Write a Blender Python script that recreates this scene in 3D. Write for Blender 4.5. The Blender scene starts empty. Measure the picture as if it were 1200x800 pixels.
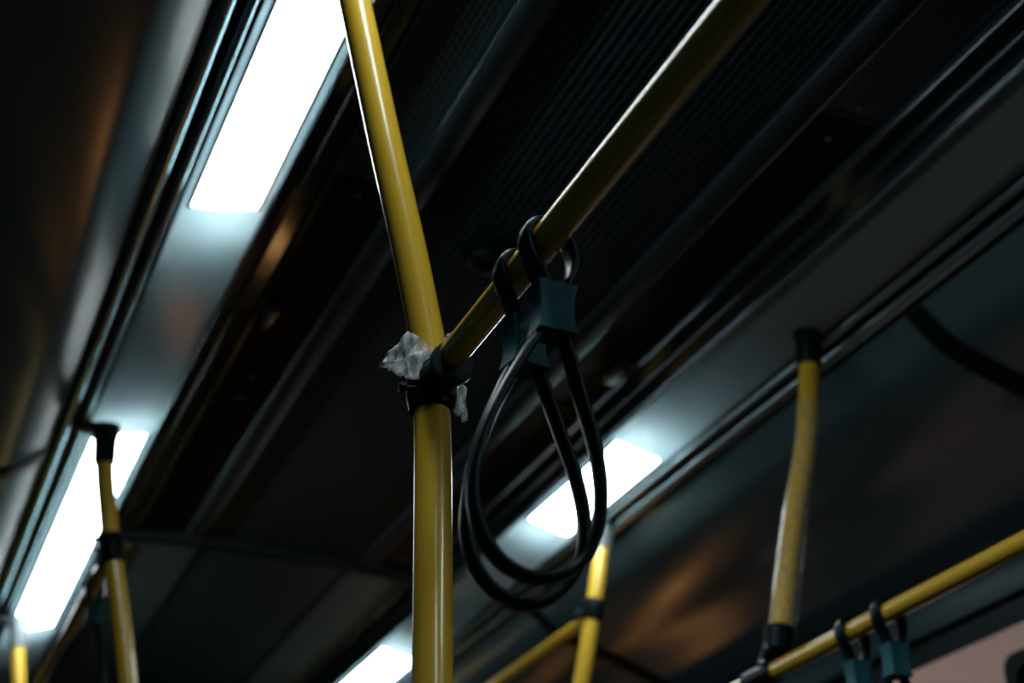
import bpy, bmesh, math, random
from mathutils import Vector, Matrix, noise
random.seed(4)
C = bpy.context.scene.collection
SC = bpy.context.scene

# ------------------------------------------------------------------ camera, world, exposure
CZ = 0.85                                   # eye height above the bus floor; "z" below is measured from the eye
cd = bpy.data.cameras.new('camera')
cam = bpy.data.objects.new('camera', cd); C.objects.link(cam)
cd.sensor_width = 36.0; cd.lens = 50.01; cd.clip_start = 0.02; cd.clip_end = 200
Rm = Matrix(((0.9135, -0.2078, -0.3498), (-0.4069, -0.4665, -0.7854), (0.0, 0.8598, -0.5106)))
cam.matrix_world = Matrix.Translation((-0.906, 0.0, CZ)) @ Rm.to_4x4()
cd.dof.use_dof = True; cd.dof.focus_distance = 1.44; cd.dof.aperture_fstop = 3.6
SC.camera = cam
w = bpy.data.worlds.new('night'); SC.world = w; w.use_nodes = True
bg = w.node_tree.nodes['Background']
bg.inputs['Color'].default_value = (0.08, 0.40, 0.58, 1); bg.inputs['Strength'].default_value = 0.09
SC.view_settings.view_transform = 'Standard'
SC.view_settings.look = 'None'
SC.view_settings.exposure = 0.0
SC.view_settings.gamma = 1.0
SC.view_settings.use_curve_mapping = False
LAMP = 17.0                                  # radiance of the lamp diffusers

def amber_glint_light(name, loc, power, radius, col=(1.0, 0.36, 0.10)):  # unseen low amber lamps outside, each added for one orange reflection
    l = bpy.data.lights.new(name, 'POINT'); l.energy = power; l.color = col; l.shadow_soft_size = radius
    o = bpy.data.objects.new(name, l); C.objects.link(o); o.location = (loc[0], loc[1], loc[2] + CZ)
    return o
amber_glint_light('amber_glint_light', (2.5, 7.5, -1.18), 6, 0.10)
amber_glint_light('amber_glint_light', (2.2, 7.34, -1.43), 2, 0.10)
amber_glint_light('amber_glint_light', (2.5, 7.17, -0.44), 0.12, 0.20)
amber_glint_light('amber_glint_light', (1.8, 8.27, -1.32), 8, 0.18)
amber_glint_light('amber_glint_light', (1.66, 5.92, -0.72), 9, 0.06)

# ------------------------------------------------------------------ materials
def mat(name, col, rough=0.5, metal=0.0, spec=0.4, tint=(0.62, 0.92, 1.0), coat=0.0, bump=None, vary=None, emit=None):
    m = bpy.data.materials.new(name); m.use_nodes = True
    nt = m.node_tree; p = nt.nodes['Principled BSDF']
    p.inputs['Base Color'].default_value = (*col, 1); p.inputs['Roughness'].default_value = rough
    p.inputs['Metallic'].default_value = metal; p.inputs['Specular IOR Level'].default_value = spec
    p.inputs['Specular Tint'].default_value = (*tint, 1); p.inputs['Coat Weight'].default_value = coat; p.inputs['Coat Roughness'].default_value = 0.14
    tc = nt.nodes.new('ShaderNodeTexCoord')
    if vary:                                 # (scale, amount) colour wear + roughness smudges
        n = nt.nodes.new('ShaderNodeTexNoise'); n.inputs['Scale'].default_value = vary[0]; n.inputs['Detail'].default_value = 6
        nt.links.new(tc.outputs['Object'], n.inputs['Vector'])
        mx = nt.nodes.new('ShaderNodeMix'); mx.data_type = 'RGBA'
        mx.inputs['A'].default_value = (*[c * (1 - vary[1]) for c in col], 1)
        mx.inputs['B'].default_value = (*[min(1, c * (1 + vary[1])) for c in col], 1)
        nt.links.new(n.outputs['Fac'], mx.inputs['Factor']); nt.links.new(mx.outputs['Result'], p.inputs['Base Color'])
        mr = nt.nodes.new('ShaderNodeMapRange'); mr.inputs['To Min'].default_value = rough * 0.8; mr.inputs['To Max'].default_value = min(1, rough * 1.25)
        nt.links.new(n.outputs['Fac'], mr.inputs['Value']); nt.links.new(mr.outputs['Result'], p.inputs['Roughness'])
    if bump:                                 # (scale, strength, distance)
        n2 = nt.nodes.new('ShaderNodeTexNoise'); n2.inputs['Scale'].default_value = bump[0]; n2.inputs['Detail'].default_value = 4
        nt.links.new(tc.outputs['Object'], n2.inputs['Vector'])
        b = nt.nodes.new('ShaderNodeBump'); b.inputs['Strength'].default_value = bump[1]; b.inputs['Distance'].default_value = bump[2]
        nt.links.new(n2.outputs['Fac'], b.inputs['Height']); nt.links.new(b.outputs['Normal'], p.inputs['Normal'])
    if emit:
        p.inputs['Emission Color'].default_value = (*emit[0], 1); p.inputs['Emission Strength'].default_value = emit[1]
    return m

M = {}
M['yellow'] = mat('yellow_paint', (0.70, 0.430, 0.032), 0.30, coat=0.8, vary=(9, 0.10), bump=(45, 0.03, 0.001))
M['black'] = mat('black_plastic', (0.004, 0.006, 0.007), 0.36, spec=0.09, vary=(20, 0.3), bump=(90, 0.1, 0.001))
M['rubber'] = mat('black_rubber', (0.003, 0.004, 0.0045), 0.6, spec=0.2, vary=(15, 0.3))
M['belt'] = mat('dark_rubber_belt', (0.002, 0.006, 0.008), 0.30, spec=0.13, vary=(30, 0.3), bump=(120, 0.08, 0.001))
M['buckle'] = mat('slate_plastic', (0.022, 0.105, 0.130), 0.45, spec=0.12, vary=(60, 0.15), bump=(200, 0.06, 0.0005))
M['grey_socket'] = mat('grey_plastic', (0.22, 0.26, 0.28), 0.4, vary=(20, 0.15))
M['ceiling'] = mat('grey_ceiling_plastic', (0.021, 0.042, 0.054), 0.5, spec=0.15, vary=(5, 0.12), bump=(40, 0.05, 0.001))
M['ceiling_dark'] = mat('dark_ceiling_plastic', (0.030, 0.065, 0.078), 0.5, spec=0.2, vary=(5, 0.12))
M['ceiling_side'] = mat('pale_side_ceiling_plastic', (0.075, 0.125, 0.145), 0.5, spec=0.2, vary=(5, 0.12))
M['beam'] = mat('grey_beam', (0.022, 0.036, 0.045), 0.5, spec=0.15, vary=(6, 0.1))
M['panel'] = mat('brushed_lamp_panel', (0.42, 0.50, 0.52), 0.27, metal=0.55, vary=(7, 0.12), bump=(14, 0.12, 0.004))
M['trim'] = mat('dark_metal_trim', (0.055, 0.080, 0.096), 0.10, tint=(1, 1, 1), metal=0.6, vary=(10, 0.15))
M['alu'] = mat('aluminium_rail', (0.30, 0.40, 0.44), 0.18, metal=0.8, vary=(14, 0.12))
M['cove'] = mat('glossy_duct_panel', (0.070, 0.122, 0.140), 0.21, tint=(1, 1, 1), vary=(4, 0.1))
M['gloss_black'] = mat('gloss_black_panel', (0.003, 0.004, 0.005), 0.5, spec=0.1, vary=(12, 0.3))
M['salmon'] = mat('salmon_wall_laminate', (0.90, 0.50, 0.43), 0.5, vary=(25, 0.08))
M['wall_dark'] = mat('dark_wall_plastic', (0.003, 0.0045, 0.005), 0.5, spec=0.15, vary=(8, 0.2))
M['wall_trim'] = mat('teal_grey_trim', (0.010, 0.026, 0.032), 0.4, spec=0.25, vary=(8, 0.2))
M['floor'] = mat('dark_vinyl_floor', (0.010, 0.015, 0.017), 0.6, vary=(18, 0.3), bump=(80, 0.2, 0.002))
M['asphalt'] = mat('asphalt', (0.03, 0.03, 0.032), 0.8, vary=(20, 0.3), bump=(60, 0.4, 0.01))
M['steel'] = mat('bolt_steel', (0.25, 0.28, 0.3), 0.3, metal=1.0, vary=(30, 0.2))
M['lens'] = mat('lamp_diffuser', (0.8, 0.82, 0.82), 0.4, emit=((0.86, 0.975, 1.0), LAMP), vary=(3, 0.03))

def film(name, tint, amount, rough):        # clear plastic: mostly see-through, glossy where it catches light
    m = bpy.data.materials.new(name); m.use_nodes = True; nt = m.node_tree; nt.nodes.clear()
    out = nt.nodes.new('ShaderNodeOutputMaterial'); mix = nt.nodes.new('ShaderNodeMixShader')
    tr = nt.nodes.new('ShaderNodeBsdfTransparent'); p = nt.nodes.new('ShaderNodeBsdfPrincipled')
    p.inputs['Base Color'].default_value = (*tint, 1); p.inputs['Roughness'].default_value = rough
    tc = nt.nodes.new('ShaderNodeTexCoord'); n = nt.nodes.new('ShaderNodeTexNoise')
    n.inputs['Scale'].default_value = 130; n.inputs['Detail'].default_value = 5
    mp = nt.nodes.new('ShaderNodeMapping'); mp.inputs['Scale'].default_value = (1, 1, 0.45)
    nt.links.new(tc.outputs['Object'], mp.inputs['Vector']); nt.links.new(mp.outputs['Vector'], n.inputs['Vector'])
    mr = nt.nodes.new('ShaderNodeMapRange'); mr.inputs['From Min'].default_value = 0.42; mr.inputs['From Max'].default_value = 0.68
    mr.inputs['To Min'].default_value = amount * 0.35; mr.inputs['To Max'].default_value = min(1, amount * 1.9)
    nt.links.new(n.outputs['Fac'], mr.inputs['Value']); nt.links.new(mr.outputs['Result'], mix.inputs['Fac'])
    b = nt.nodes.new('ShaderNodeBump'); b.inputs['Strength'].default_value = 0.5; b.inputs['Distance'].default_value = 0.003
    nt.links.new(n.outputs['Fac'], b.inputs['Height']); nt.links.new(b.outputs['Normal'], p.inputs['Normal'])
    nt.links.new(tr.outputs[0], mix.inputs[1]); nt.links.new(p.outputs[0], mix.inputs[2]); nt.links.new(mix.outputs[0], out.inputs['Surface'])
    return m
M['tape'] = film('torn_clear_film', (0.42, 0.47, 0.49), 0.50, 0.4)
M['wrap'] = film('clear_wrap', (0.62, 0.68, 0.70), 0.14, 0.16)

def cover_mat():                             # milky plastic: passes the tubes' light, glossy skin
    m = mat('milky_lamp_cover', (0.30, 0.38, 0.40), 0.13, tint=(1, 1, 1), vary=(7, 0.10), bump=(14, 0.10, 0.003)); nt = m.node_tree
    p = nt.nodes['Principled BSDF']; out = nt.nodes['Material Output']
    t = nt.nodes.new('ShaderNodeBsdfTranslucent'); t.inputs['Color'].default_value = (0.62, 0.70, 0.72, 1)
    mix = nt.nodes.new('ShaderNodeMixShader'); mix.inputs['Fac'].default_value = 0.45
    nt.links.new(p.outputs[0], mix.inputs[1]); nt.links.new(t.outputs[0], mix.inputs[2]); nt.links.new(mix.outputs[0], out.inputs['Surface'])
    return m
M['panel'] = cover_mat()
M['tray'] = mat('white_lamp_tray', (0.7, 0.74, 0.75), 0.5, vary=(5, 0.05))
M['tube_light'] = mat('fluorescent_tube', (0.9, 0.9, 0.9), 0.4, emit=((0.88, 0.98, 1.0), 36.0), vary=(3, 0.02))

def glass_mat():
    m = bpy.data.materials.new('window_glass'); m.use_nodes = True; nt = m.node_tree; nt.nodes.clear()
    out = nt.nodes.new('ShaderNodeOutputMaterial'); mix = nt.nodes.new('ShaderNodeMixShader')
    tr = nt.nodes.new('ShaderNodeBsdfTransparent'); tr.inputs['Color'].default_value = (0.75, 0.82, 0.83, 1)
    g = nt.nodes.new('ShaderNodeBsdfGlossy'); g.inputs['Roughness'].default_value = 0.03
    lw = nt.nodes.new('ShaderNodeLayerWeight'); pw = nt.nodes.new('ShaderNodeMath'); pw.operation = 'POWER'; pw.inputs[1].default_value = 5.0
    f = nt.nodes.new('ShaderNodeMapRange'); f.inputs['To Min'].default_value = 0.04; f.inputs['To Max'].default_value = 0.95
    nt.links.new(lw.outputs['Facing'], pw.inputs[0]); nt.links.new(pw.outputs[0], f.inputs['Value'])
    nt.links.new(f.outputs[0], mix.inputs['Fac']); nt.links.new(tr.outputs[0], mix.inputs[1]); nt.links.new(g.outputs[0], mix.inputs[2])
    nt.links.new(mix.outputs[0], out.inputs['Surface']); return m
M['glass'] = glass_mat()

def perforated_mat():                        # punched sheet: rows of dark slotted holes
    m = mat('perforated_sheet', (0.050, 0.066, 0.072), 0.45); nt = m.node_tree; p = nt.nodes['Principled BSDF']
    tc = nt.nodes.new('ShaderNodeTexCoord'); mp = nt.nodes.new('ShaderNodeMapping')
    mp.inputs['Scale'].default_value = (1, 1, 1); mp.inputs['Rotation'].default_value = (0, 0, math.pi / 2)
    br = nt.nodes.new('ShaderNodeTexBrick'); br.offset = 0.5; br.squash = 1.0
    br.inputs['Scale'].default_value = 1.0; br.inputs['Brick Width'].default_value = 0.020; br.inputs['Row Height'].default_value = 0.0105
    br.inputs['Mortar Size'].default_value = 0.0032; br.inputs['Mortar Smooth'].default_value = 0.25
    br.inputs['Color1'].default_value = (0.004, 0.005, 0.006, 1); br.inputs['Color2'].default_value = (0.004, 0.005, 0.006, 1)
    br.inputs['Mortar'].default_value = (0.05, 0.08, 0.09, 1)
    nt.links.new(tc.outputs['Object'], mp.inputs['Vector']); nt.links.new(mp.outputs['Vector'], br.inputs['Vector'])
    nt.links.new(br.outputs['Color'], p.inputs['Base Color'])
    b = nt.nodes.new('ShaderNodeBump'); b.inputs['Strength'].default_value = 0.6; b.inputs['Distance'].default_value = 0.003
    nt.links.new(br.outputs['Fac'], b.inputs['Height']); nt.links.new(b.outputs['Normal'], p.inputs['Normal'])
    return m
M['perforated'] = perforated_mat()

# ------------------------------------------------------------------ builders (all z given from the eye; CZ added here)
def worldpos(o):
    v = Vector((0, 0, 0))
    while o: v += o.location; o = o.parent
    return v

def obj(name, verts, faces, mats, parent=None, origin=None, smooth=True, fmat=None, angle=40):
    me = bpy.data.meshes.new(name)
    vs = [Vector((a, b, c + CZ)) for a, b, c in verts]
    o = bpy.data.objects.new(name, me); C.objects.link(o)
    if parent:
        o.parent = parent; off = worldpos(parent)
    else:
        if origin is None:
            xs = [v.x for v in vs]; ys = [v.y for v in vs]; zs = [v.z for v in vs]
            origin = ((min(xs) + max(xs)) / 2, (min(ys) + max(ys)) / 2, min(zs) - CZ)
        o.location = (origin[0], origin[1], origin[2] + CZ); off = o.location
    me.from_pydata([tuple(v - off) for v in vs], [], faces)
    for m in (mats if isinstance(mats, (list, tuple)) else [mats]): me.materials.append(m)
    if fmat:
        for p, k in zip(me.polygons, fmat): p.material_index = k
    bm = bmesh.new(); bm.from_mesh(me); bmesh.ops.remove_doubles(bm, verts=bm.verts, dist=1e-6)
    bmesh.ops.recalc_face_normals(bm, faces=bm.faces)
    for f in bm.faces: f.smooth = smooth
    for e in bm.edges:
        if len(e.link_faces) == 2 and e.calc_face_angle(0) > math.radians(angle): e.smooth = False
    bm.to_mesh(me); bm.free()
    return o

def thing(name, label, cat, loc, group=None):
    o = bpy.data.objects.new(name, None); C.objects.link(o); o.empty_display_size = 0.05
    o.location = (loc[0], loc[1], loc[2] + CZ); tag(o, label, cat, group); return o

def tag(o, label, cat, group=None):
    o['label'] = label; o['category'] = cat
    if group: o['group'] = group
    return o

def struct(o, label=None):
    o['kind'] = 'structure'
    if label: o['label'] = label
    return o

class B:                                     # collects shapes for one mesh
    def __init__(s): s.v = []; s.f = []; s.m = []
    def add(s, v, f, m=0):
        n = len(s.v); s.v += [tuple(x) for x in v]; s.f += [tuple(i + n for i in q) for q in f]; s.m += [m] * len(f); return s
    def box(s, x0, x1, y0, y1, z0, z1, bev=0.0, m=0):
        if bev <= 0:
            v = [(x, y, z) for z in (z0, z1) for y in (y0, y1) for x in (x0, x1)]
            return s.add(v, [(0, 2, 3, 1), (4, 5, 7, 6), (0, 1, 5, 4), (2, 6, 7, 3), (0, 4, 6, 2), (1, 3, 7, 5)], m)
        bm = bmesh.new(); bmesh.ops.create_cube(bm, size=1)
        for q in bm.verts: q.co = Vector(((x0 + x1) / 2 + q.co.x * (x1 - x0), (y0 + y1) / 2 + q.co.y * (y1 - y0), (z0 + z1) / 2 + q.co.z * (z1 - z0)))
        bmesh.ops.bevel(bm, geom=bm.edges[:], offset=bev, segments=2, affect='EDGES', profile=0.6)
        bm.verts.index_update(); s.add([q.co[:] for q in bm.verts], [[q.index for q in f.verts] for f in bm.faces], m); bm.free(); return s
    def prism(s, prof, y0, y1, m=0, closed=True, steps=1):   # (x,z) profile swept along the bus
        n = len(prof); v = []; f = []
        for k in range(steps + 1):
            y = y0 + (y1 - y0) * k / steps; v += [(x, y, z) for x, z in prof]
        for k in range(steps):
            for i in range(n if closed else n - 1):
                j = (i + 1) % n; f.append((k * n + i, k * n + j, (k + 1) * n + j, (k + 1) * n + i))
        if closed: f += [tuple(range(n)), tuple(range(steps * n, steps * n + n))]
        return s.add(v, f, m)
    def tube(s, pts, r, seg=24, m=0, cap=True, rfun=None):
        pts = [Vector(p) for p in pts]; n = len(pts); v = []; f = []
        t0 = (pts[1] - pts[0]).normalized(); a = Vector((1, 0, 0)) if abs(t0.x) < 0.9 else Vector((0, 1, 0))
        u = (a - t0 * a.dot(t0)).normalized()
        for i, p in enumerate(pts):
            t = (pts[min(i + 1, n - 1)] - pts[max(i - 1, 0)]).normalized()
            u = (u - t * u.dot(t)).normalized(); w_ = t.cross(u)
            ri = r[i] if isinstance(r, (list, tuple)) else r
            for k in range(seg):
                an = 2 * math.pi * k / seg; rr = ri if not rfun else ri + rfun(i, an)
                v.append(p + u * math.cos(an) * rr + w_ * math.sin(an) * rr)
        for i in range(n - 1):
            for k in range(seg):
                k2 = (k + 1) % seg; f.append((i * seg + k, i * seg + k2, (i + 1) * seg + k2, (i + 1) * seg + k))
        if cap: f += [tuple(range(seg)), tuple(range((n - 1) * seg, n * seg))]
        return s.add(v, f, m)
    def build(s, name, mats, parent=None, **k): return obj(name, s.v, s.f, mats, parent, fmat=s.m, **k)

def spline(pts, n=8, closed=False):          # Catmull-Rom
    P = [Vector(p) for p in pts]; out = []; N = len(P)
    rng = range(N) if closed else range(N - 1)
    for i in rng:
        if closed: p0, p1, p2, p3 = P[i - 1], P[i], P[(i + 1) % N], P[(i + 2) % N]
        else: p0, p1, p2, p3 = P[max(i - 1, 0)], P[i], P[i + 1], P[min(i + 2, N - 1)]
        for k in range(n):
            t = k / n; out.append(0.5 * ((2 * p1) + (p2 - p0) * t + (2 * p0 - 5 * p1 + 4 * p2 - p3) * t * t + (3 * p1 - p0 - 3 * p2 + p3) * t ** 3))
    if not closed: out.append(P[-1])
    return out

# ------------------------------------------------------------------ setting: bus shell
Y0, Y1, YA = -2.2, 8.0, 3.60                 # rear bulkhead, front bulkhead, cross rib
FL = -CZ
struct(B().box(-1.26, 1.26, Y0, Y1, FL - 0.05, FL).build('floor', M['floor'], smooth=False), 'dark vinyl floor of the bus')
struct(B().box(-14, 14, -6, 24, FL - 0.95, FL - 0.90).build('ground', M['asphalt'], smooth=False), 'dark asphalt street outside the bus')

# central ceiling: fine lengthwise ridges up to the cross rib, smooth beyond
prof = []
pitch = 0.0155; x = -0.222; n = int(0.444 / pitch)
for i in range(n + 1):
    xa = -0.222 + 0.444 * i / n
    prof += [(xa, 1.503)] if i in (0, n) else []
    if i < n:
        d = 0.444 / n
        prof += [(xa + d * 0.12, 1.5035), (xa + d * 0.32, 1.500), (xa + d * 0.68, 1.500), (xa + d * 0.88, 1.5035)]
prof += [(0.222, 1.53), (-0.222, 1.53)]
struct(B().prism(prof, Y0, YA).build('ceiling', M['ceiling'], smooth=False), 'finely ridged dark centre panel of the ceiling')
b = B()
b.box(-0.222, 0.222, YA, Y1, 1.494, 1.53)
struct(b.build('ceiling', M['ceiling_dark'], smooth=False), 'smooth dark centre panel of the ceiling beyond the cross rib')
struct(B().box(-1.26, 1.26, Y0, Y1, 1.60, 1.66).build('roof', M['wall_dark'], smooth=False), 'outer roof skin of the bus')

for s, side in ((-1, 'left'), (1, 'right')):
    def P(pts): return [(s * a, c) for a, c in pts]
    # lengthwise beam beside the ridged panel
    struct(B().prism(P([(0.2185, 1.54), (0.2185, 1.492), (0.2205, 1.489), (0.258, 1.489), (0.264, 1.4905), (0.269, 1.495), (0.2705, 1.50), (0.2705, 1.54)]), Y0, YA)
           .prism(P([(0.2705 + (0.0042 if s > 0 else 0.001) * math.cos(k * math.pi / 6), 1.4935 + (0.0042 if s > 0 else 0.001) * math.sin(k * math.pi / 6)) for k in range(12)]), Y0, YA, 1)
           .build('trim_1' if s < 0 else 'trim_2', [M['beam'], M['alu']], angle=60), f'smooth grey ceiling beam along the {side} edge of the ridged panel')
    # side ceiling strip beyond the cross rib
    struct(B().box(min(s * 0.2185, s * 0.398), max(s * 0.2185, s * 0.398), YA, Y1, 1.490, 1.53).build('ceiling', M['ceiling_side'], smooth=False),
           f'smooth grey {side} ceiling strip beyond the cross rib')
    # dark metal edge trim between vent strip and lamp panel
    tp = [(0.391, 1.53), (0.391, 1.486), (0.3935, 1.481), (0.3985, 1.480), (0.4020, 1.4825), (0.4045, 1.4875), (0.436, 1.479), (0.4375, 1.4745),
          (0.441, 1.473), (0.4445, 1.4745), (0.4465, 1.4765), (0.469, 1.469), (0.471, 1.463), (0.474, 1.4615), (0.477, 1.463), (0.4785, 1.467), (0.4785, 1.53)]
    struct(B().prism(P(tp), Y0, Y1).prism(P([(0.4745 + 0.0034 * math.cos(k * math.pi / 6), 1.4635 + 0.0034 * math.sin(k * math.pi / 6)) for k in range(12)]), Y0, Y1, 1).build('trim_3' if s < 0 else 'trim_4', [M['trim'], M['alu']], angle=50), f'dark glossy metal edge strip on the {side} of the vents')
    # lamp panel strip
    sheet = [(0.4775, 1.4665), (0.50, 1.461), (0.60, 1.4385), (0.619, 1.434), (0.6225, 1.4355)]
    struct(B().prism(P(sheet + [(c, d + 0.003) for c, d in reversed(sheet)]), Y0, Y1)
           .build('ceiling_left' if s < 0 else 'ceiling_right', M['panel'], angle=50), f'milky plastic lamp cover strip on the {side} of the ceiling')
    tray = [(0.4785, 1.47), (0.4785, 1.575), (0.6215, 1.575), (0.6215, 1.44), (0.6235, 1.44), (0.6235, 1.58), (0.4765, 1.58), (0.4765, 1.47)]
    struct(B().prism(P(tray), Y0, Y1).build('trim_12' if s < 0 else 'trim_13', M['tray'], smooth=False), f'white lamp tray above the {side} lamp cover')
    # double aluminium rail with black grooves
    b = B()
    b.prism(P([(0.622, 1.53), (0.622, 1.437), (0.632, 1.4345), (0.690, 1.415), (0.704, 1.412), (0.704, 1.53)]), Y0, Y1, 1)
    def rib(xc, zc, rx, rz, tilt): return P([(xc + rx * math.cos(a) * math.cos(tilt) + rz * math.sin(a) * math.sin(tilt), zc - rx * math.cos(a) * math.sin(tilt) + rz * math.sin(a) * math.cos(tilt)) for a in [2 * math.pi * k / 20 for k in range(20)]])
    b.prism(rib(0.639, 1.4310, 0.0080, 0.0075, 0.35), Y0, Y1, 0)
    b.prism(rib(0.674, 1.4190, 0.0125, 0.0090, 0.35), Y0, Y1, 0)
    struct(b.build('trim_5' if s < 0 else 'trim_6', [M['alu'], M['rubber']]), f'double ribbed aluminium rail with black grooves on the {side}')
    # curved glossy duct cover from rail to wall
    pr = spline([(0.692, 1.413, 0), (0.714, 1.392, 0), (0.744, 1.3655, 0), (0.776, 1.346, 0), (0.84, 1.3225, 0), (0.91, 1.302, 0), (0.985, 1.284, 0), (1.09, 1.246, 0), (1.205, 1.200, 0)], 5)
    pr = [(p.x, p.y) for p in pr]
    back = [(a, c + 0.012) for a, c in reversed(pr)]
    struct(B().prism(P(pr + back), Y0, Y1, steps=1).build('wall_left_cove' if s < 0 else 'wall_right_cove', M['cove'], angle=50), f'curved glossy grey duct cover above the {side} windows')
    # black rubber seams across the duct cover
    for yy in ((1.754, 3.476) if s > 0 else (3.04, 5.0)):
        low = [(a, c - 0.0075) for a, c in pr[1:]]; up = [(a, c + 0.006) for a, c in reversed(pr[1:])]
        g = struct(B().prism(P(low + up), yy - 0.022, yy + 0.022).build('trim_7' if s < 0 else 'trim_8', M['rubber'], angle=50), f'black rubber seam strip across the {side} duct cover')
    # wall above, pillars, lower wall
    X = s * 1.2; XI = s * 1.26
    lo, hi = min(X, XI), max(X, XI)
    struct(B().box(lo, hi, Y0, Y1, 1.0, 1.60).build('wall_left' if s < 0 else 'wall_right', M['wall_dark'], smooth=False), f'dark wall band above the {side} windows')
    bt = B().box(min(s * 1.182, s * 1.201), max(s * 1.182, s * 1.201), Y0, Y1, 1.058, 1.123, 0.004)
    struct(bt.build('trim_9' if s < 0 else 'trim_10', M['wall_trim']), f'teal grey moulding above the {side} windows')
    struct(B().box(lo, hi, Y0, 5.0 if s > 0 else Y1, FL, -0.55).build('wall_left' if s < 0 else 'wall_right', M['wall_dark'], smooth=False), f'lower {side} wall panel')

# window bays: salmon wall with rounded openings, black rubber frame and glass
def rrect(y0, y1, z0, z1, r, n=6):
    out = []
    for cy, cz, a0 in ((y1 - r, z1 - r, 0), (y0 + r, z1 - r, 90), (y0 + r, z0 + r, 180), (y1 - r, z0 + r, 270)):
        for k in range(n + 1):
            a = math.radians(a0 + 90 * k / n); out.append((cy + r * math.cos(a), cz + r * math.sin(a)))
    return out
def bay(s, y0, y1, wy0, wy1, idx):
    X = s * 1.2; XO = s * 1.26; z0, z1 = -0.55, 1.0; wz0, wz1 = -0.45, 0.945
    ring = rrect(wy0, wy1, wz0, wz1, 0.032); N = len(ring); n = N // 4
    b = B()
    corners = [(y1, z1), (y0, z1), (y0, z0), (y1, z0)]
    for xx in (X, XO):
        v = [(xx, a, c) for a, c in ring] + [(xx, a, c) for a, c in corners]; f = []
        for q in range(4):
            for k in range(n - 1): f.append((q * n + k, q * n + k + 1, N + q))
            f.append((q * n + n - 1, ((q + 1) * n) % N, N + (q + 1) % 4, N + q))
        b.add(v, f)
    v = [(X, a, c) for a, c in ring] + [(XO, a, c) for a, c in ring]
    b.add(v, [(k, (k + 1) % N, N + (k + 1) % N, N + k) for k in range(N)])
    struct(b.build('wall_left' if s < 0 else 'wall_right', M['salmon'] if s > 0 and y0 < 3 else M['wall_dark'], smooth=False), 'salmon wall panel framing a black edged window, right side' if s > 0 and y0 < 3 else 'dark wall panel framing a window')
    root = bpy.data.objects.new('window_%d' % idx, None); C.objects.link(root); root.location = (s * 1.23, (wy0 + wy1) / 2, wz0 + CZ); struct(root, 'black framed bus window')
    inner = rrect(wy0 + 0.03, wy1 - 0.03, wz0 + 0.03, wz1 - 0.03, 0.03)
    v = []; f = []
    for xx in (X - s * 0.006, XO):
        v += [(xx, a, c) for a, c in ring] + [(xx, a, c) for a, c in inner]
    for k in range(N):
        j = (k + 1) % N
        f += [(k, j, N + j, N + k), (2 * N + k, 3 * N + k, 3 * N + j, 2 * N + j), (N + k, N + j, 3 * N + j, 3 * N + k), (k, 2 * N + k, 2 * N + j, j)]
    obj('window_frame', v, f, M['rubber'], root, smooth=False)
    B().box(s * 1.228 - 0.003, s * 1.228 + 0.003, wy0 + 0.02, wy1 - 0.02, wz0 + 0.02, wz1 - 0.02).build('glass', M['glass'], root, smooth=False)
wi = 1
for s, bays in ((-1, [(-2.2, -0.2, -2.05, -0.4), (-0.2, 1.6, -0.05, 1.45), (1.6, 3.4, 1.75, 3.25), (3.4, 5.4, 3.55, 5.25), (5.4, 8.0, 5.55, 7.8)]),
                (1, [(-2.2, 0.3, -2.05, 0.15), (0.3, 2.46, 0.6, 2.215), (2.46, 3.3, 2.72, 3.18), (3.3, 5.0, 3.42, 4.9)])):
    for y0, y1, a, c in bays: bay(s, y0, y1, a, c, wi); wi += 1
# unseen glazed double door, added in the right wall to pass the amber light
root = bpy.data.objects.new('door_1', None); C.objects.link(root); root.location = (1.23, 6.05, 0); struct(root, 'unseen glazed bus door, added to pass the amber light')
for y0, y1 in ((5.00, 6.05), (6.05, 7.10)):
    b = B()
    b.box(1.21, 1.25, y0, y0 + 0.05, FL, 1.0, 0.005); b.box(1.21, 1.25, y1 - 0.05, y1, FL, 1.0, 0.005)
    b.box(1.21, 1.25, y0 + 0.05, y1 - 0.05, FL, FL + 0.06); b.box(1.21, 1.25, y0 + 0.05, y1 - 0.05, 0.95, 1.0)
    lf = b.build('door_leaf', M['rubber'], root, smooth=False)
    B().box(1.226, 1.232, y0 + 0.04, y1 - 0.04, FL + 0.05, 0.96).build('glass', M['glass'], lf, smooth=False)
struct(B().box(1.2, 1.26, 7.1, 8.0, FL, 1.0).build('wall_right', M['salmon'], smooth=False))
struct(B().box(-1.26, 1.26, Y0 - 0.06, Y0, FL, 1.66).build('wall_back', M['wall_dark'], smooth=False))
b = B(); b.box(-1.26, 1.26, Y1, Y1 + 0.06, FL, -0.1); b.box(-1.26, 1.26, Y1, Y1 + 0.06, 1.15, 1.66)
for xx in (-1.26, 1.16): b.box(xx, xx + 0.1, Y1, Y1 + 0.06, -0.1, 1.15)
struct(b.build('wall_front', M['wall_dark'], smooth=False))
root = bpy.data.objects.new('window_20', None); C.objects.link(root); root.location = (0, Y1 + 0.03, -0.1 + CZ); struct(root, 'windscreen')
B().box(-1.17, 1.17, Y1 + 0.025, Y1 + 0.032, -0.11, 1.16).build('glass', M['glass'], root, smooth=False)

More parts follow.
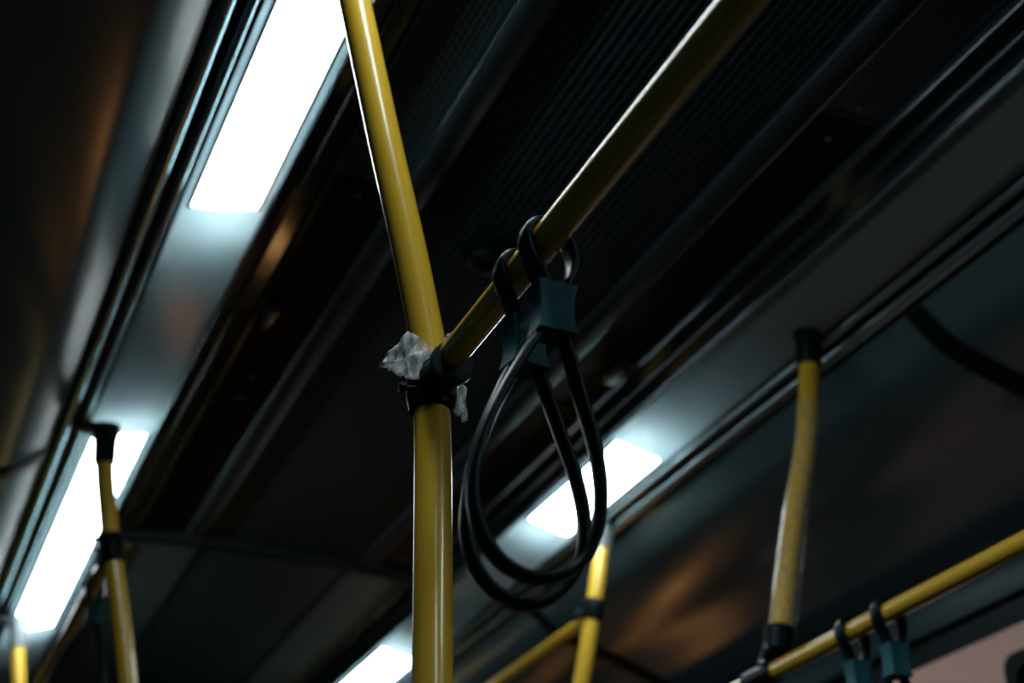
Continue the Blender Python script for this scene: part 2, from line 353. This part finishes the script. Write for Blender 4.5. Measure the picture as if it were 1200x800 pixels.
# arched cross rib over the ceiling
lowp = [(-0.478, 1.452), (-0.40, 1.468), (-0.25, 1.480), (0, 1.483), (0.25, 1.480), (0.40, 1.468), (0.478, 1.452)]
lp = [(p.x, p.y) for p in spline([(a, c, 0) for a, c in lowp], 5)]
v = []
for k, (a, c) in enumerate(lp):
    v += [(a, YA - 0.030, c + 0.010), (a, YA - 0.016, c), (a, YA + 0.016, c), (a, YA + 0.030, c + 0.010), (a, YA + 0.030, 1.535), (a, YA - 0.030, 1.535)]
f = [(k * 6 + i, k * 6 + (i + 1) % 6, (k + 1) * 6 + (i + 1) % 6, (k + 1) * 6 + i) for k in range(len(lp) - 1) for i in range(6)] + [tuple(range(6)), tuple(range(len(lp) * 6 - 6, len(lp) * 6))]
struct(obj('trim_11', v, f, M['trim'], angle=30), 'arched cross rib where the ridged ceiling ends')

# ------------------------------------------------------------------ things in the ceiling
def vent(s, y0, y1, label, group=None):
    root = thing('vent_grille', label, 'vent', (s * 0.331, (y0 + y1) / 2, 1.49), group)
    x0, x1 = sorted((s * 0.272, s * 0.390))
    B().box(x0, x1, y0, y1, 1.497, 1.503, 0.0015).build('perforated_sheet', M['perforated'], root, smooth=False)
    b = B(); e = 0.012
    b.box(x0, x0 + e, y0, y1, 1.4945, 1.500, 0.001); b.box(x1 - e, x1, y0, y1, 1.4945, 1.500, 0.001)
    b.box(x0 + e, x1 - e, y0, y0 + e, 1.4945, 1.500, 0.001); b.box(x0 + e, x1 - e, y1 - e, y1, 1.4945, 1.500, 0.001)
    b.build('frame', M['ceiling_dark'], root, smooth=False)
    for sy in (y0 + 0.03, y1 - 0.03):
        B().tube([((x0 + x1) / 2, sy, 1.4985), ((x0 + x1) / 2, sy, 1.4955), ((x0 + x1) / 2, sy, 1.4945)], [0.006, 0.006, 0.003], 12).build('screw', M['steel'], root)
    return root
def access(s, y0, y1, label):
    root = thing('access_panel', label, 'panel', (s * 0.331, (y0 + y1) / 2, 1.49))
    x0, x1 = sorted((s * 0.272, s * 0.390))
    B().box(x0, x1, y0 + 0.004, y1 - 0.004, 1.498, 1.504, 0.002).build('cover', M['gloss_black'], root, smooth=False)
    for sy in (y0 + 0.05, y1 - 0.05):
        B().tube([((x0 + x1) / 2, sy, 1.4985), ((x0 + x1) / 2, sy, 1.4965), ((x0 + x1) / 2, sy, 1.4955)], [0.006, 0.006, 0.003], 12).build('screw', M['steel'], root)
vent(-1, 0.55, 1.90, 'dark perforated ceiling vent on the left, between lamp strip and ridged panel')
vent(1, 0.25, 1.43, 'dark perforated ceiling vent on the right, at the top right corner')
access(-1, 1.905, 2.72, 'gloss black ceiling panel on the left, behind the perforated vent')
access(-1, 2.725, 3.565, 'gloss black ceiling panel on the left, next to the cross rib')
access(1, 1.435, 2.50, 'gloss black ceiling panel on the right, behind the perforated vent')
access(1, 2.505, 3.565, 'gloss black ceiling panel on the right, next to the cross rib')

def latch(s, y, label):
    root = thing('latch', label, 'latch', (s * 0.385, y, 1.478))
    x0, x1 = sorted((s * 0.355, s * 0.400))
    B().box(x0, x1, y - 0.045, y + 0.045, 1.484, 1.494, 0.003).build('plate', M['trim'], root)
    xa, xb = sorted((s * 0.362, s * 0.378))
    B().box(xa, xb, y - 0.03, y + 0.03, 1.477, 1.485, 0.003).build('tongue', M['steel'], root)
latch(-1, 2.40, 'small dark latch on the left edge strip below the lamp')
latch(1, 2.32, 'small dark latch on the right edge strip opposite the straps')

# round black device on the ridged ceiling
root = thing('ceiling_sensor', 'small round black device on the ridged ceiling behind the strap', 'sensor', (-0.05, 2.03, 1.47))
b = B(); b.tube([(-0.05, 2.03, 1.502), (-0.05, 2.03, 1.488), (-0.05, 2.03, 1.484)], [0.052, 0.052, 0.047], 32); b.build('base', M['black'], root)
pts = [(-0.05, 2.03, 1.485 - 0.026 * math.sin(t * math.pi / 2 / 6)) for t in range(7)]
b = B(); b.tube(pts, [0.040 * math.cos(t * math.pi / 2 / 6) + 0.0005 for t in range(7)], 28); b.build('dome', M['gloss_black'], root)

# lamps: protruding diffuser in the lamp panel
def lamp(s, y0, y1, label, x0=0.492, x1=0.607, over=0.10):
    root = thing('ceiling_lamp', label, 'lamp', (s * 0.55, (y0 + y1) / 2, 1.43), 'lit ceiling lamps')
    def zp(a): return 1.461 - (a - 0.50) * 0.225          # panel surface height
    sec = []
    for k in range(13):
        t = k / 12; a = x0 + (x1 - x0) * t; bulge = (0.006 + 0.012 * t) * (1 - abs(2 * t - 1) ** 3.5)
        sec.append((a, bulge))
    v = []; ys = []
    for k in range(6): t = k / 5; ys.append((y0 + 0.03 * (1 - math.cos(t * math.pi / 2)), math.sin(t * math.pi / 2)))
    ys += [(y0 + y1 - a, h) for a, h in reversed(ys)]
    for yy, h in ys: v += [(s * a, yy, zp(a) + 0.0005 - bl * h) for a, bl in sec]
    n = len(sec); f = [(k * n + i, k * n + i + 1, (k + 1) * n + i + 1, (k + 1) * n + i) for k in range(len(ys) - 1) for i in range(n - 1)]
    obj('diffuser', v, f, M['lens'], root, angle=80)
    b = B()
    for a, c in ((x0 - 0.006, x0 + 0.001), (x1 - 0.001, x1 + 0.006)):
        b.prism([(s * a, zp(a) + 0.004), (s * a, zp(a) - 0.004), (s * c, zp(c) - 0.004), (s * c, zp(c) + 0.004)], y0, y1)
    b.build('frame', M['alu'], root, smooth=False)
    B().tube([(s * 0.55, y0 - over, 1.515), (s * 0.55, y0 - over + 0.01, 1.515), (s * 0.55, y1 + over - 0.01, 1.515), (s * 0.55, y1 + over, 1.515)], [0.008, 0.013, 0.013, 0.008], 16).build('tube', M['tube_light'], root)
lamp(-1, 0.60, 2.02, 'lit white ceiling lamp at top left, beside the yellow pole')
lamp(-1, 2.96, 4.36, 'lit white ceiling lamp at lower left, behind the far yellow pole')
lamp(-1, -1.75, -0.33, 'lit white ceiling lamp on the left behind the viewer')
lamp(1, 2.56, 3.04, 'short lit ceiling lamp on the right, seen through the strap loop')
lamp(1, 4.15, 4.75, 'short lit ceiling lamp on the right at the bottom edge, far from viewer')
lamp(1, -0.65, 0.05, 'short lit ceiling lamp on the right nearest the viewer')

# ------------------------------------------------------------------ poles, clamps and handrails
def pole(name_label, path, dia, top_mat, clampz=None, group='yellow grab poles', socket_len=0.085):
    pts = spline(path, 8)
    root = thing('grab_pole', name_label, 'pole', (pts[0].x, pts[0].y, pts[0].z), group)
    B().tube(pts, dia / 2, 40).build('tube', M['yellow'], root)
    # socket at the top with a bracket to the rail
    d = (pts[-1] - pts[-3]).normalized(); t = pts[-1]
    b = B()
    L = socket_len
    b.tube([t - d * L, t - d * (L - 0.004), t - d * 0.03, t - d * 0.012, t + d * 0.004], [dia / 2 + 0.002, dia / 2 + 0.0045, dia / 2 + 0.006, dia / 2 + 0.011, dia / 2 + 0.011], 32)
    sx = -1 if t.x < 0 else 1
    b.build('socket', top_mat, root)
    b = B(); b.box(min(t.x + sx * 0.0, t.x + sx * 0.075), max(t.x, t.x + sx * 0.075), t.y - 0.02, t.y + 0.02, t.z - 0.012, t.z + 0.004, 0.004)
    b.build('bracket', top_mat, root)
    return root, pts

def at_z(pts, z):
    for a, c in zip(pts, pts[1:]):
        if a.z <= z <= c.z: t = (z - a.z) / (c.z - a.z); return a.lerp(c, t), (c - a).normalized()
    return pts[-1], Vector((0, 0, 1))

def clamp(root, pts, z, dia, rail_r, ydir, h=0.050, cup=0.055, drop=0.0):
    p, t = at_z(pts, z)
    r = dia / 2
    b = B()
    b.tube([p + t * k for k in (-h * 0.5, -h * 0.46, -h * 0.2, h * 0.25, h * 0.46, h * 0.5)], [r + 0.002, r + 0.005, r + 0.0075, r + 0.0075, r + 0.005, r + 0.002], 36)
    q = p + Vector((0, 0, -drop))
    if drop: b.tube([p + Vector((0, 0, -h * 0.3)), q + Vector((0, ydir * 0.004, 0))], [r + 0.005, rail_r + 0.006], 28)
    for yd in ([ydir] if not drop else [1, -1]):
        b.tube([q + Vector((0, yd * k, 0)) for k in (0.002, 0.028, 0.034, cup - 0.009, cup - 0.007, cup - 0.001, cup)],
               [rail_r + 0.008, rail_r + 0.0065, rail_r + 0.0045, rail_r + 0.0045, rail_r + 0.0085, rail_r + 0.0085, rail_r + 0.006], 32)
    c = b.build('clamp', M['black'], root)
    for dz in (0.013, -0.011):
        bb = B(); o = p + t * dz
        xa = o.x - r - 0.015; ya = o.y - r * 0.45
        bb.tube([(xa + 0.030, ya - 0.010, o.z), (xa + 0.004, ya, o.z), (xa, ya, o.z)], [0.0032, 0.0032, 0.0032], 12)
        bb.tube([(xa + 0.002, ya, o.z), (xa - 0.004, ya + 0.001, o.z), (xa - 0.005, ya + 0.001, o.z)], [0.0058, 0.0058, 0.0042], 6)
        bb.build('bolt', M['black'], c)
    return p

# main pole: upright, then leaning out to the left rail
mp, mpts = pole('nearest yellow pole, bent above a black clamp wrapped in torn film',
    [(-0.449, 1.170, FL), (-0.449, 1.190, 0.10), (-0.449, 1.217, 0.55), (-0.449, 1.2335, 0.715), (-0.4525, 1.236, 0.765), (-0.460, 1.2365, 0.805), (-0.482, 1.236, 0.90), (-0.516, 1.236, 1.035), (-0.561, 1.235, 1.22), (-0.608, 1.234, 1.408)], 0.0385, M['black'])
RZ = 0.732
clamp(mp, mpts, 0.722, 0.0385, 0.0152, -1, h=0.060, cup=0.062)
# torn clear film left under the clamp
def torn(pts2, name, seed, thick=0.012):
    c = Vector((sum(p[0] for p in pts2) / len(pts2), sum(p[1] for p in pts2) / len(pts2), sum(p[2] for p in pts2) / len(pts2)))
    ring = [Vector(p) for p in pts2]; N = len(ring); v = [c]; f = []
    L = 5; S = 4; full = []
    for i in range(N):
        for k in range(S):
            q = ring[i].lerp(ring[(i + 1) % N], k / S); jn = noise.noise_vector(q * 260) * 0.0042; full.append(q + Vector((jn.x, jn.y * 0.4, jn.z)))
    for j in range(1, L + 1):
        for q in full:
            p = c.lerp(q, j / L); nn = noise.noise_vector(p * 55 + Vector((seed, 0, 0))) * thick * 0.22
            nn += noise.noise_vector(p * 190 + Vector((0, seed, 0))) * thick * 0.12
            v.append(p + nn)
    n = len(full)
    for i in range(n): f.append((0, 1 + i, 1 + (i + 1) % n))
    for j in range(L - 1):
        for i in range(n):
            a = 1 + j * n + i; d2 = 1 + j * n + (i + 1) % n; f.append((a, a + n, d2 + n, d2))
    o = obj(name, [tuple(q) for q in v], f, M['tape'], mp, angle=180)
    m = o.modifiers.new('thickness', 'SOLIDIFY'); m.thickness = 0.0004
    o['label'] = 'torn scrap of clear plastic film'
    return o
torn([(-0.470, 1.216, 0.769), (-0.484, 1.214, 0.773), (-0.498, 1.216, 0.756), (-0.5105, 1.218, 0.733), (-0.513, 1.219, 0.728), (-0.503, 1.218, 0.722), (-0.490, 1.216, 0.718), (-0.478, 1.212, 0.716), (-0.462, 1.212, 0.722), (-0.460, 1.212, 0.760)], 'torn_film', 1.0)
torn([(-0.424, 1.222, 0.735), (-0.414, 1.222, 0.723), (-0.411, 1.224, 0.692), (-0.415, 1.224, 0.683), (-0.424, 1.222, 0.689), (-0.436, 1.218, 0.696), (-0.434, 1.220, 0.715)], 'torn_film', 5.0, 0.006)
torn([(-0.447, 1.212, 0.772), (-0.438, 1.212, 0.782), (-0.431, 1.214, 0.778), (-0.432, 1.215, 0.765), (-0.444, 1.212, 0.762)], 'torn_film', 9.0, 0.006)

def handrail(label, p0, p1, r=0.015):
    a, c = Vector(p0), Vector(p1)
    o = B().tube([a.lerp(c, k / 12) for k in range(13)], r, 36).build('handrail', M['yellow'])
    return tag(o, label, 'handrail', 'yellow handrails')
handrail('yellow handrail running from the nearest pole towards the viewer, two straps on it', (-0.449, 1.205, RZ), (-0.449, -0.75, RZ))

# far left pole
lp_, lpts = pole('yellow pole at lower left in front of the lit lamp, black socket',
    [(-0.43, 2.9, FL), (-0.43, 2.9, 0.2), (-0.432, 2.9, 0.70), (-0.452, 2.9, 0.82), (-0.50, 2.9, 1.02), (-0.536, 2.9, 1.15), (-0.560, 2.9, 1.25), (-0.578, 2.9, 1.335), (-0.588, 2.9, 1.428)], 0.0385, M['black'])
clamp(lp_, lpts, 1.155, 0.0385, 0.0152, 1, h=0.065, cup=0.065)
lpp, _ = at_z(lpts, 1.152)
handrail('yellow handrail at lower left, running away from the far left pole', (lpp.x, 2.92, 1.152), (lpp.x, 4.20, 1.152))
# furthest left pole
l2, l2pts = pole('yellow pole at the bottom left corner with a grey socket',
    [(-0.44, 4.25, FL), (-0.44, 4.25, 0.6), (-0.462, 4.25, 0.82), (-0.52, 4.25, 1.05), (-0.566, 4.25, 1.245), (-0.586, 4.25, 1.345), (-0.600, 4.25, 1.43)], 0.0385, M['grey_socket'])
clamp(l2, l2pts, 1.152, 0.0385, 0.0152, -1, h=0.06, cup=0.05)

# right pole wrapped in clear film
rp, rpts = pole('yellow pole on the right wrapped in wrinkled clear film',
    [(0.4605, 1.956, 0.782), (0.4655, 1.956, 0.812), (0.470, 1.956, 0.83), (0.498, 1.956, 0.945), (0.524, 1.956, 1.048), (0.566, 1.956, 1.194), (0.593, 1.956, 1.345), (0.604, 1.956, 1.452)], 0.0385, M['black'])
seg = [at_z(rpts, 0.825 + 0.46 * k / 40)[0] for k in range(41)]
def wr(i, a): 
    return 0.0016 * noise.noise(Vector((math.cos(a) * 3, math.sin(a) * 3, i * 0.55))) + 0.0016 * noise.noise(Vector((math.cos(a) * 7, math.sin(a) * 7, i * 1.6 + 20))) + (0.006 * max(0, math.cos(a + 0.6)) ** 6 * (1 - i / 40))
wrp = B().tube(seg, 0.0215, 40, cap=False, rfun=wr).build('clear_wrap', M['wrap'], rp, angle=180); wrp['label'] = 'wrinkled clear plastic film'
hp = Vector((0.4585, 2.005, 0.75)); tp_, td = at_z(rpts, 0.80)
b = B()
b.tube([tp_ - td * 0.022, tp_ - td * 0.02, tp_ + td * 0.020, tp_ + td * 0.024], [0.0215, 0.0255, 0.0255, 0.0215], 36)
hq = hp + (tp_ - hp).normalized() * 0.017
b.tube([tp_ - td * 0.012, tp_.lerp(hq, 0.5), hq], [0.0235, 0.0215, 0.0190], 30)
b.tube([hp + Vector((0, k, 0)) for k in (-0.040, -0.038, -0.010, 0.030, 0.044, 0.046)], [0.0165, 0.0200, 0.0195, 0.0195, 0.0200, 0.0165], 32, cap=False)
cl = b.build('clamp', M['black'], rp)
for q in (0.30, 0.72):
    o = tp_.lerp(hp, q); bb = B(); bb.tube([o + Vector((-0.018, -0.014, 0)), o + Vector((-0.025, -0.017, 0)), o + Vector((-0.026, -0.0175, 0))], [0.0055, 0.0055, 0.004], 6)
    bb.build('bolt', M['steel'], cl)
handrail('yellow handrail on the right, passing under the film wrapped pole', (0.4585, 0.20, 0.75), (0.4585, 2.75, 0.75))
# far right pole
fr, frpts = pole('yellow pole seen just right of the hanging strap, grey socket',
    [(0.52, 2.93, FL), (0.52, 2.93, 0.4), (0.526, 2.93, 0.75), (0.55, 2.93, 0.90), (0.577, 2.93, 1.016), (0.605, 2.93, 1.155), (0.624, 2.93, 1.255), (0.645, 2.93, 1.37), (0.655, 2.93, 1.448)], 0.0385, M['grey_socket'])
clamp(fr, frpts, 1.198, 0.0385, 0.0152, 1, h=0.055, cup=0.055)
frp, _ = at_z(frpts, 1.185)
handrail('yellow handrail at bottom centre, running away from the far right pole', (frp.x, 2.95, 1.185), (frp.x, 4.9, 1.185))

# ------------------------------------------------------------------ hanging straps
def belt_mesh(path, wid=0.0185, th=0.0084, twist=None):
    pts = spline([(a, 0, c) for a, c in path], 7, closed=True); N = len(pts); v = []; S = 10
    for i in range(N):
        t = (pts[(i + 1) % N] - pts[i - 1]).normalized(); nrm = Vector((t.z, 0, -t.x)); yv = Vector((0, 1, 0))
        tw = twist(pts[i]) if twist else 0
        n2 = nrm * math.cos(tw) + yv * math.sin(tw); y2 = yv * math.cos(tw) - nrm * math.sin(tw)
        wd = wid + 0.005 * max(0.0, min(1.0, (pts[i].z + 0.10) / 0.05))
        for k in range(S):
            a = 2 * math.pi * k / S; ca, sa = math.cos(a), math.sin(a)
            e = 0.65; cx = math.copysign(abs(ca) ** e, ca); sx = math.copysign(abs(sa) ** e, sa)
            v.append(pts[i] + y2 * cx * wd / 2 + n2 * sx * th / 2)
    f = [(i * S + k, i * S + (k + 1) % S, ((i + 1) % N) * S + (k + 1) % S, ((i + 1) % N) * S + k) for i in range(N) for k in range(S)]
    return v, f
def strap(rx, y, rz, path, bc, label, group='black hanging straps', rot=0.0):
    root = thing('hanging_strap', label, 'strap', (rx, y, rz), group)
    v, f = belt_mesh(path, twist=lambda p: 0.0)
    obj('belt', [(p.x + rx, p.y + y, p.z + rz) for p in v], f, M['belt'], root, angle=70)
    # hourglass buckle
    cx, cz = bc; H = 0.049; W0, W1 = 0.0192, 0.0162; D0, D1 = 0.0145, 0.0124
    v = []; f = []; n = 9; q = 0.0012
    for i in range(n):
        t = -1 + 2 * i / (n - 1); k = abs(t) ** 2.0; a = W1 + (W0 - W1) * k; d = D1 + (D0 - D1) * k
        if t < 0: a *= 0.985
        for sx, sy in ((-1, -1), (1, -1), (1, 1), (-1, 1)):
            ring = [(sx * a, sy * (d - q)), (sx * (a - q), sy * d)]
            if sx * sy < 0: ring.reverse()
            for px, py in ring:
                xx = px * math.cos(rot) - py * math.sin(rot); yy = px * math.sin(rot) + py * math.cos(rot)
                v.append((rx + cx + xx, y + yy, rz + cz + t * H / 2))
    for i in range(n - 1):
        for k in range(8): f.append((i * 8 + k, i * 8 + (k + 1) % 8, (i + 1) * 8 + (k + 1) % 8, (i + 1) * 8 + k))
    f += [tuple(range(8)), tuple(range((n - 1) * 8, n * 8))]
    obj('buckle', v, f, M['buckle'], root, angle=30)
    return root
PATH_A = [(0.000, 0.0205), (-0.0135, 0.0150), (-0.0190, 0.001), (-0.0165, -0.014), (-0.0085, -0.032), (-0.0035, -0.050), (-0.0030, -0.072), (-0.0065, -0.096), (-0.018, -0.118),
          (-0.038, -0.160), (-0.054, -0.201), (-0.064, -0.243), (-0.065, -0.275), (-0.056, -0.306), (-0.037, -0.327), (-0.010, -0.334), (0.020, -0.322), (0.042, -0.290),
          (0.049, -0.248), (0.045, -0.203), (0.034, -0.160), (0.024, -0.120), (0.0175, -0.096), (0.0165, -0.072), (0.0170, -0.050), (0.025, -0.032), (0.0285, -0.014), (0.0245, 0.004), (0.0135, 0.0165)]
def swing(c): return max(0.0, min(1.0, (-c - 0.085) / 0.16))
PATH_B = [(a + swing(c) * (0.013 if a > -0.01 else 0.017), c if c > -0.1 else -0.1 + (c + 0.1) * 0.950) for a, c in PATH_A]
PATH_A = [(a, c if c > -0.1 else -0.1 + (c + 0.1) * 0.950) for a, c in PATH_A]
strap(-0.449, 0.955, RZ, PATH_A, (0.007, -0.0725), 'front black strap on the nearest handrail, its slate buckle lit')
strap(-0.449, 1.012, RZ, PATH_B, (0.006, -0.0760), 'rear black strap on the nearest handrail, buckle in shade behind the front one', rot=0.10)
strap(0.4585, 1.665, 0.75, PATH_A, (0.007, -0.0725), 'strap on the right handrail, the nearer of the two at the bottom edge')
strap(0.4585, 1.757, 0.75, PATH_A, (0.007, -0.0725), 'strap on the right handrail, the one closer to the film wrapped pole', rot=-0.05)
strap(lpp.x, 3.10, 1.152, PATH_A, (0.007, -0.0725), 'blurred black strap at lower left, hanging beside the far left pole')
